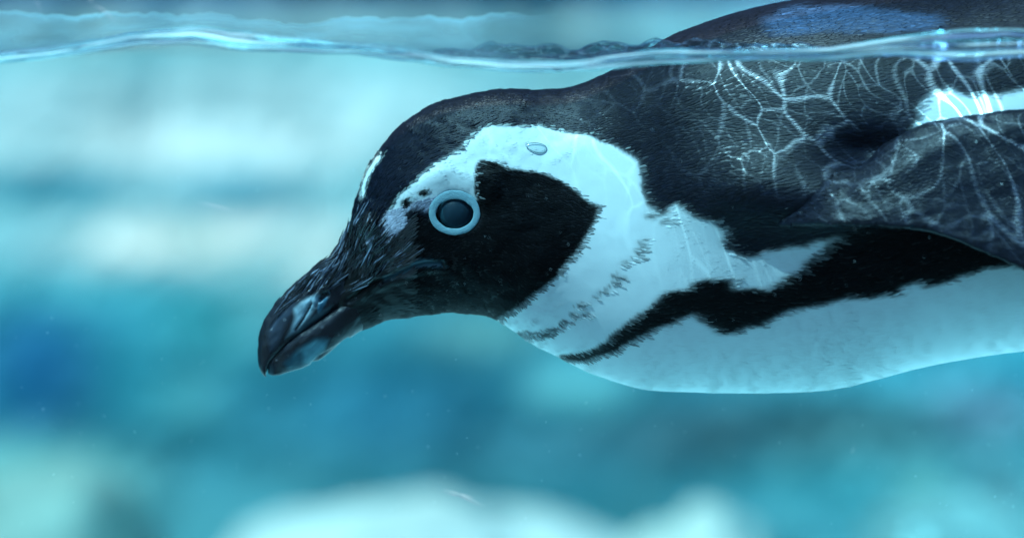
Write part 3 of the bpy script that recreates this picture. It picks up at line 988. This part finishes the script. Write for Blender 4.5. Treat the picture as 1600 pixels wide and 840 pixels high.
def mand(name, rows, upper):
    A, Rw = loft(rows, 150, 96, wide=0.30 if upper else -0.25, p=0.7)
    n, ds, dt = grid_normals(A)
    if n[60, 24, 1] > 0: n = -n
    Q = A.copy(); Q[..., 1] = -np.abs(Q[..., 1])
    x, y = proj(Q)
    u = (x - 500) * 0.73 - (y - 460) * 0.68; w_ = (x - 500) * 0.68 + (y - 460) * 0.73
    d = np.zeros(x.shape)
    if upper:
        rid = sstep(440, 470, x + 0.55 * (470 - y)) * sstep(14, -4, w_ + 0 * x)
        d += rid * 4.2 * (1 - 3 * np.abs(fbm(u / 45, w_ / 5.5 + .8 * fbm(u / 30, w_ / 20), 2) - .5))
        d -= 2.2 * np.exp(-(polydist(x, y, [(424, 512), (436, 492), (452, 474), (468, 462)]) / 3) ** 2)
        d -= 5.0 * np.exp(-(polydist(x, y, [(462, 515), (474, 497), (482, 482), (488, 472)]) / 1.7) ** 2)
        d -= 9.0 * np.exp(-(polydist(x, y, [(500, 468), (506, 462), (512, 459)]) / 3.4) ** 2)
        d += 2.4 * np.exp(-((polydist(x, y, [(494, 478), (500, 463), (510, 456)]) - 5) / 3) ** 2)
    else:
        d -= 3.5 * np.exp(-(polydist(x, y, [(488, 568), (500, 557), (520, 546), (545, 530)]) / 2.2) ** 2)
    d += 1.2 * (fbm(u / 20, w_ / 9 + 3, 3) - .5) * 2
    A = A + n * (d * K)[..., None]
    x = x.ravel(); y = y.ravel()
    base = np.tile(np.array((0.010, 0.011, 0.016)), (len(x), 1))

    def paint(c, poly, soft, w=1.0, col=None):
        pd = polydist(x, y, poly + [poly[0]])
        ins = inpoly(x, y, poly)
        a = np.where(ins, 1, 0) * sstep(0, soft, pd) * w
        a = a * (0.75 + 0.5 * (fbm(x / 9, y / 9) - .5))
        return base * (1 - a[:, None]) + np.array(col) * a[:, None]
    if upper:
        base = paint(base, [(412, 520), (430, 492), (455, 470), (470, 470), (452, 505), (436, 545), (420, 555)], 10, .8, (0.035, 0.055, 0.085))  # soft sheen near the tip, painted into the horn colour
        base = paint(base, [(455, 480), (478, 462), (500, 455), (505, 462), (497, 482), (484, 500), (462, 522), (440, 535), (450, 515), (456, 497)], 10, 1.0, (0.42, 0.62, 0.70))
        base = paint(base, [(470, 505), (495, 485), (525, 470), (515, 488), (470, 524), (440, 546)], 6, .5, (0.10, 0.22, 0.27))
        base = paint(base, [(494, 487), (496, 468), (506, 455), (518, 456), (512, 470), (505, 484), (498, 492)], 3.5, .9, (0.05, 0.20, 0.30))
        nost = polydist(x, y, [(501, 466), (506, 461), (511, 460)])
        base *= (1 - .92 * sstep(4.4, 2.4, nost))[:, None]
        cut = polydist(x, y, [(462, 515), (474, 497), (482, 482), (488, 472)])
        base *= (1 - .85 * sstep(2.2, 0.8, cut))[:, None]
        ridge_c = np.exp(-(polydist(x, y, [(424, 512), (436, 492), (452, 474), (468, 462)]) / 2) ** 2)[:, None]
        base = base * (1 - .5 * ridge_c) + .5 * ridge_c * np.array((0.10, 0.13, 0.18))
    else:
        base = paint(base, [(438, 566), (462, 541), (490, 524), (515, 522), (512, 545), (497, 566), (480, 578), (448, 590)], 12, .8, (0.03, 0.15, 0.20))
        base = paint(base, [(466, 545), (492, 528), (520, 526), (512, 548), (488, 574), (470, 572)], 14, 1.0, (0.16, 0.44, 0.50))
        tip = sstep(9, 2, np.abs(x - 421)) * sstep(560, 580, y)
        base = base + tip[:, None] * np.array((0.02, 0.06, 0.07))
        black = sstep(520, 545, x) * 1.0
        base = base * (1 - black[:, None]) + np.array((0.006, 0.006, 0.008)) * black[:, None]
    if upper:
        fq = grid_faces(150, 96, True)
        UP_B.append(BVHTree.FromPolygons([Vector(p) for p in A.reshape(-1, 3)], [tuple(int(q) for q in f) for f in fq]))
    o = mesh_obj(name, A.reshape(-1, 3), grid_faces(150, 96, True, not True), M_horn, peng, cols=base)
    close_ends(o)
    return o


mand('upper_bill', UPPER, True)
mand('lower_bill', LOWER, False)

# wrinkled strands running back over the base of the bill
def first_hit(px, py):
    d = Vector(ray(px, py)).normalized(); best = None
    for t_ in (BVH, UP_B[0]):
        loc, nor, idx, dist = t_.ray_cast(Vector(CAM), d)
        if loc is not None and (best is None or dist < best[2]): best = (loc, nor, dist)
    if best is None: return None
    nor = best[1] if best[1].y < 0 else -best[1]
    return np.array(best[0]), np.array(nor)


ZONE = [(425, 478), (450, 452), (480, 425), (512, 396), (538, 368), (548, 352), (566, 345), (592, 385), (625, 400), (640, 412), (600, 430), (560, 452), (528, 462), (505, 452), (478, 458), (445, 482), (430, 500)]
rr, nn_, dd_, LL, WW = [], [], [], [], []
bd_ = np.array((0.70, 0.0, 0.66))
for q in range(3400):
    a_, b_ = rng.uniform(420, 645), rng.uniform(345, 505)
    if not inpoly(np.array([a_]), np.array([b_]), ZONE)[0]: continue
    if vnoise(np.array([(a_ * .7 - b_ * .68) / 60]), np.array([(a_ * .68 + b_ * .7) / 7]))[0] < .34: continue
    h_ = first_hit(a_, b_)
    if h_ is None: continue
    an = (vnoise(np.array([a_ / 26]), np.array([b_ / 18]))[0] - .5) * 1.0
    dv = np.array((.72 * math.cos(an) - .69 * math.sin(an), -.1, .69 * math.cos(an) + .72 * math.sin(an)))
    rr.append(h_[0]); nn_.append(h_[1]); dd_.append(dv); LL.append(rng.uniform(16, 50)); WW.append(rng.uniform(1.4, 2.8))
rr = np.array(rr); m_n = len(rr)
feathers('bill_base_wrinkles', rr + np.array(nn_) * .8 * K, np.array(nn_), np.array(dd_), np.array(LL), np.array(WW),
         np.where(rng.random(m_n)[:, None] < .30, np.array((0.16, 0.19, 0.25)), np.array((0.010, 0.012, 0.018))) * np.exp(rng.normal(0, .4, m_n))[:, None], M_strand, peng, lift=.045, ridge=.75, gloss=.9, soft=.0)  # paler strands paint in the specular lines of the bill base

# ---- eyes
_e = [hit(a, b)[0] for a, b in ((662, 333), (758, 333), (710, 292), (710, 374))]
n0 = np.cross(_e[1] - _e[0], _e[2] - _e[3]); n0 /= np.linalg.norm(n0)
if n0[1] > 0: n0 = -n0
P0 = sum(_e) / 4


def on_plane(px, py, P, n):
    d = ray(px, py)
    t = ((P - CAM) @ n) / (d @ n)
    return CAM + d * t[..., None]


def mirror_y(v):
    q = np.array(v, float).copy(); q[..., 1] *= -1
    return q


def sphere_cap(c, axis, rad, ang, nu=36, nv=64):
    axis = axis / np.linalg.norm(axis)
    a = np.cross(axis, (0, 0, 1)); a /= np.linalg.norm(a); b = np.cross(a, axis)
    ph = np.linspace(0.001, ang, nu)[:, None]; th = np.linspace(0, 2 * math.pi, nv, endpoint=False)[None]
    V = c + rad * (np.cos(ph)[..., None] * axis + (np.sin(ph) * np.cos(th))[..., None] * a + (np.sin(ph) * np.sin(th))[..., None] * b)
    return V


bull = CAM  # keep name free
Re = 33 * K
eye_front = on_plane(np.array(709.), np.array(334.), P0 + n0 * 0.5 * K, n0)
ec = eye_front + n0 * 4.5 * K - n0 * Re
axis_e = CAM - ec; axis_e = axis_e / np.linalg.norm(axis_e) + np.array((-0.035, 0, 0.03))
for far in (False, True):
    mk = mirror_y if far else (lambda v: v)
    eb = mesh_obj('eye', mk(sphere_cap(ec, axis_e, Re, math.pi * .75)).reshape(-1, 3), grid_faces(36, 64, True, far), M_eye, peng)
    mesh_obj('iris', mk(sphere_cap(ec, axis_e, Re + 0.7 * K, math.asin(27.2 / 33.))).reshape(-1, 3), grid_faces(36, 64, True, far), M_iris, eb)
    mesh_obj('pupil', mk(sphere_cap(ec, axis_e, Re + 1.2 * K, math.asin(20 / 33.))).reshape(-1, 3), grid_faces(36, 64, True, far), M_pupil, eb)
    # fleshy ring
    nu, nv = 140, 22
    th = np.linspace(0, 2 * math.pi, nu, endpoint=False); ph = np.linspace(0, 2 * math.pi, nv, endpoint=False)
    TH2, PH2 = np.meshgrid(th, ph, indexing='ij')
    notch = 2.2 * (fbm(TH2 * 3 + 3, 0 * TH2, 3) - .5) + 1.5 * np.exp(-((TH2 - 5.55) / .12) ** 2)
    rmx = 34.8 + (5.4 + notch * .6) * np.cos(PH2) ; rmy = 29.0 + (4.6 - 1.2 * np.sin(TH2) + notch * .6) * np.cos(PH2)
    xx = 710.5 + rmx * np.cos(TH2); yy = 333 + rmy * np.sin(TH2) + 1.5 * np.sin(TH2) * np.cos(PH2)
    h = (1.5 * np.sin(PH2) + 1.2 + 0.8 * (fbm(TH2 * 9, PH2 * 2) - .5)) * K
    Pr = on_plane(xx, yy, P0 + n0 * 0.8 * K, n0) + n0 * h[..., None]
    f1 = grid_faces(nu, nv, True, far)
    i = nu - 1
    extra = np.array([[i * nv + j, i * nv + (j + 1) % nv, (j + 1) % nv, j] for j in range(nv)])
    mesh_obj('eye_ring', mk(Pr).reshape(-1, 3), np.vstack([f1, extra if not far else extra[:, ::-1]]), M_ring, peng)

# ---- flippers
#        Tx    Ty    Bx    By    th  centre depth
FLIP = [(1150, 285, 1135, 345, 20, 130), (1210, 266, 1190, 349, 28, 180), (1285, 258, 1262, 352, 36, 262), (1338, 262, 1330, 350, 33, 294), (1385, 226, 1412, 356, 30, 306),
        (1436, 197, 1482, 370, 27, 314), (1515, 181, 1548, 398, 25, 322), (1600, 173, 1622, 430, 23, 330), (1720, 190, 1720, 470, 21, 335),
        (1850, 255, 1835, 515, 17, 335), (1960, 370, 1920, 545, 12, 330), (2010, 470, 1985, 560, 7, 325), (2030, 540, 2020, 560, 2, 322)]
Rf, Sf = spline(FLIP, n=260)
NTF = 150
thf = np.linspace(0, 2 * math.pi, NTF, endpoint=False)
Cf = (Rf[:, 0:2] + Rf[:, 2:4]) / 2; Hf = (Rf[:, 0:2] - Rf[:, 2:4]) / 2
posf = Cf[:, None] + Hf[:, None] * (np.sign(np.cos(thf)) * np.abs(np.cos(thf)) ** .9)[None, :, None]
depf = Rf[:, 5][:, None] + 44 * np.cos(thf)[None] * -1 + np.maximum(Rf[:, 4], 1)[:, None] * (np.sign(np.sin(thf)) * np.abs(np.sin(thf)) ** .65)[None] * (1 + .25 * np.cos(thf))[None]
GF = W(posf[..., 0], posf[..., 1], -depf * K)
NF, DF, _ = grid_normals(GF)
if NF[130, NTF // 4, 1] > 0: NF = -NF; ff = False
else: ff = True
xf, yf = proj(GF)
dd = 5 * (fbm(xf / 70 + 3, yf / 30) - .5) + 2.5 * (fbm(xf / 18, yf / 9) - .5)
dd += 5 * np.exp(-(polydist(xf, yf, [(1340, 300), (1420, 260), (1500, 215), (1600, 200)]) / 18) ** 2)
GF = GF + NF * (dd * K)[..., None]
NF, DF, _ = grid_normals(GF)
if NF[130, NTF // 4, 1] > 0: NF = -NF
colf = np.tile(C_BLACK, (GF.shape[0] * GF.shape[1], 1))
for far in (False, True):
    mk = mirror_y if far else (lambda v: v)
    fl = mesh_obj('flipper', mk(GF).reshape(-1, 3), grid_faces(260, NTF, True, ff ^ far), M_skin, peng, cols=colf)
    close_ends(fl)
    if not far:
        i, j, root, n, f = scatter(GF, NF, DF, lambda s: (3.6, 3.8), 2, Sf[-1] - 40, Sf)
        xx, yy = proj(root)
        L = np.where(xx < 1400, 13, 7.5) * rng.uniform(.8, 1.2, len(xx)); wf = np.where(xx < 1400, 4.4, 3.4) * rng.uniform(.85, 1.15, len(xx))
        dn = n / np.linalg.norm(n, axis=1, keepdims=True); fd = f / np.linalg.norm(f, axis=1, keepdims=True)
        fd = fd + np.cross(dn, fd) * (rng.normal(0, .12, len(xx)) + (fbm(xx / 50, yy / 40, 2) - .5) * .8)[:, None]
        cf = C_BLACK * 1.1 * np.exp(rng.normal(0, .3, len(xx)))[:, None]
        feathers('flipper_plumage', root, n, fd, L, wf, cf, M_feather, fl, lift=.10, ridge=.2, gloss=.30, soft=.2)

# ------------------------------------------------------------------ small things
P1, n1 = hit(838, 231)
nb, mb = 30, 36
th = np.linspace(0, math.pi, nb)[:, None]; ph = np.linspace(0, 2 * math.pi, mb, endpoint=False)[None]
bx = 17 * np.sin(th) * np.cos(ph); bz = 7.5 * np.sin(th) * np.sin(ph) * (1 + .25 * np.cos(ph)); by = 5 * np.cos(th) + 0 * ph
ca, sa = math.cos(R(12)), math.sin(R(12))
Vb = np.stack([(bx * ca + bz * sa), -by - 0, (-bx * sa + bz * ca)], -1) * K + P1 + n1 * 2 * K
bo = mesh_obj('air_bubble', Vb.reshape(-1, 3), grid_faces(nb, mb, True), M_bubble)
tag(bo, 'small flattened air bubble clinging to the white stripe behind the eye', 'bubble')

# specks adrift between bird and window
tet = np.array([(0, 0, 1), (.94, 0, -.33), (-.47, .82, -.33), (-.47, -.82, -.33)])
vs, fs = [], []
for q in range(700):
    c = W(rng.uniform(-40, 1640), rng.uniform(120, 860), rng.uniform(GY + .004, GY + .05))
    if rng.random() < .35: c = W(rng.uniform(-40, 1640), rng.uniform(120, 860), rng.uniform(.05, .4))
    r = rng.uniform(.25, .8) * K * (1.0 if rng.random() < .9 else 1.6)
    fs += [(4 * q + a, 4 * q + b, 4 * q + d) for a, b, d in ((0, 1, 2), (0, 2, 3), (0, 3, 1), (1, 3, 2))]
    vs += list(c + tet * r * np.array((1, 1, rng.uniform(1, 2.2))))
so = mesh_obj('drifting_specks', np.array(vs), fs, M_speck, smooth=False)
tag(so, 'tiny pale specks drifting in the water around the penguin', 'specks', kind='stuff')
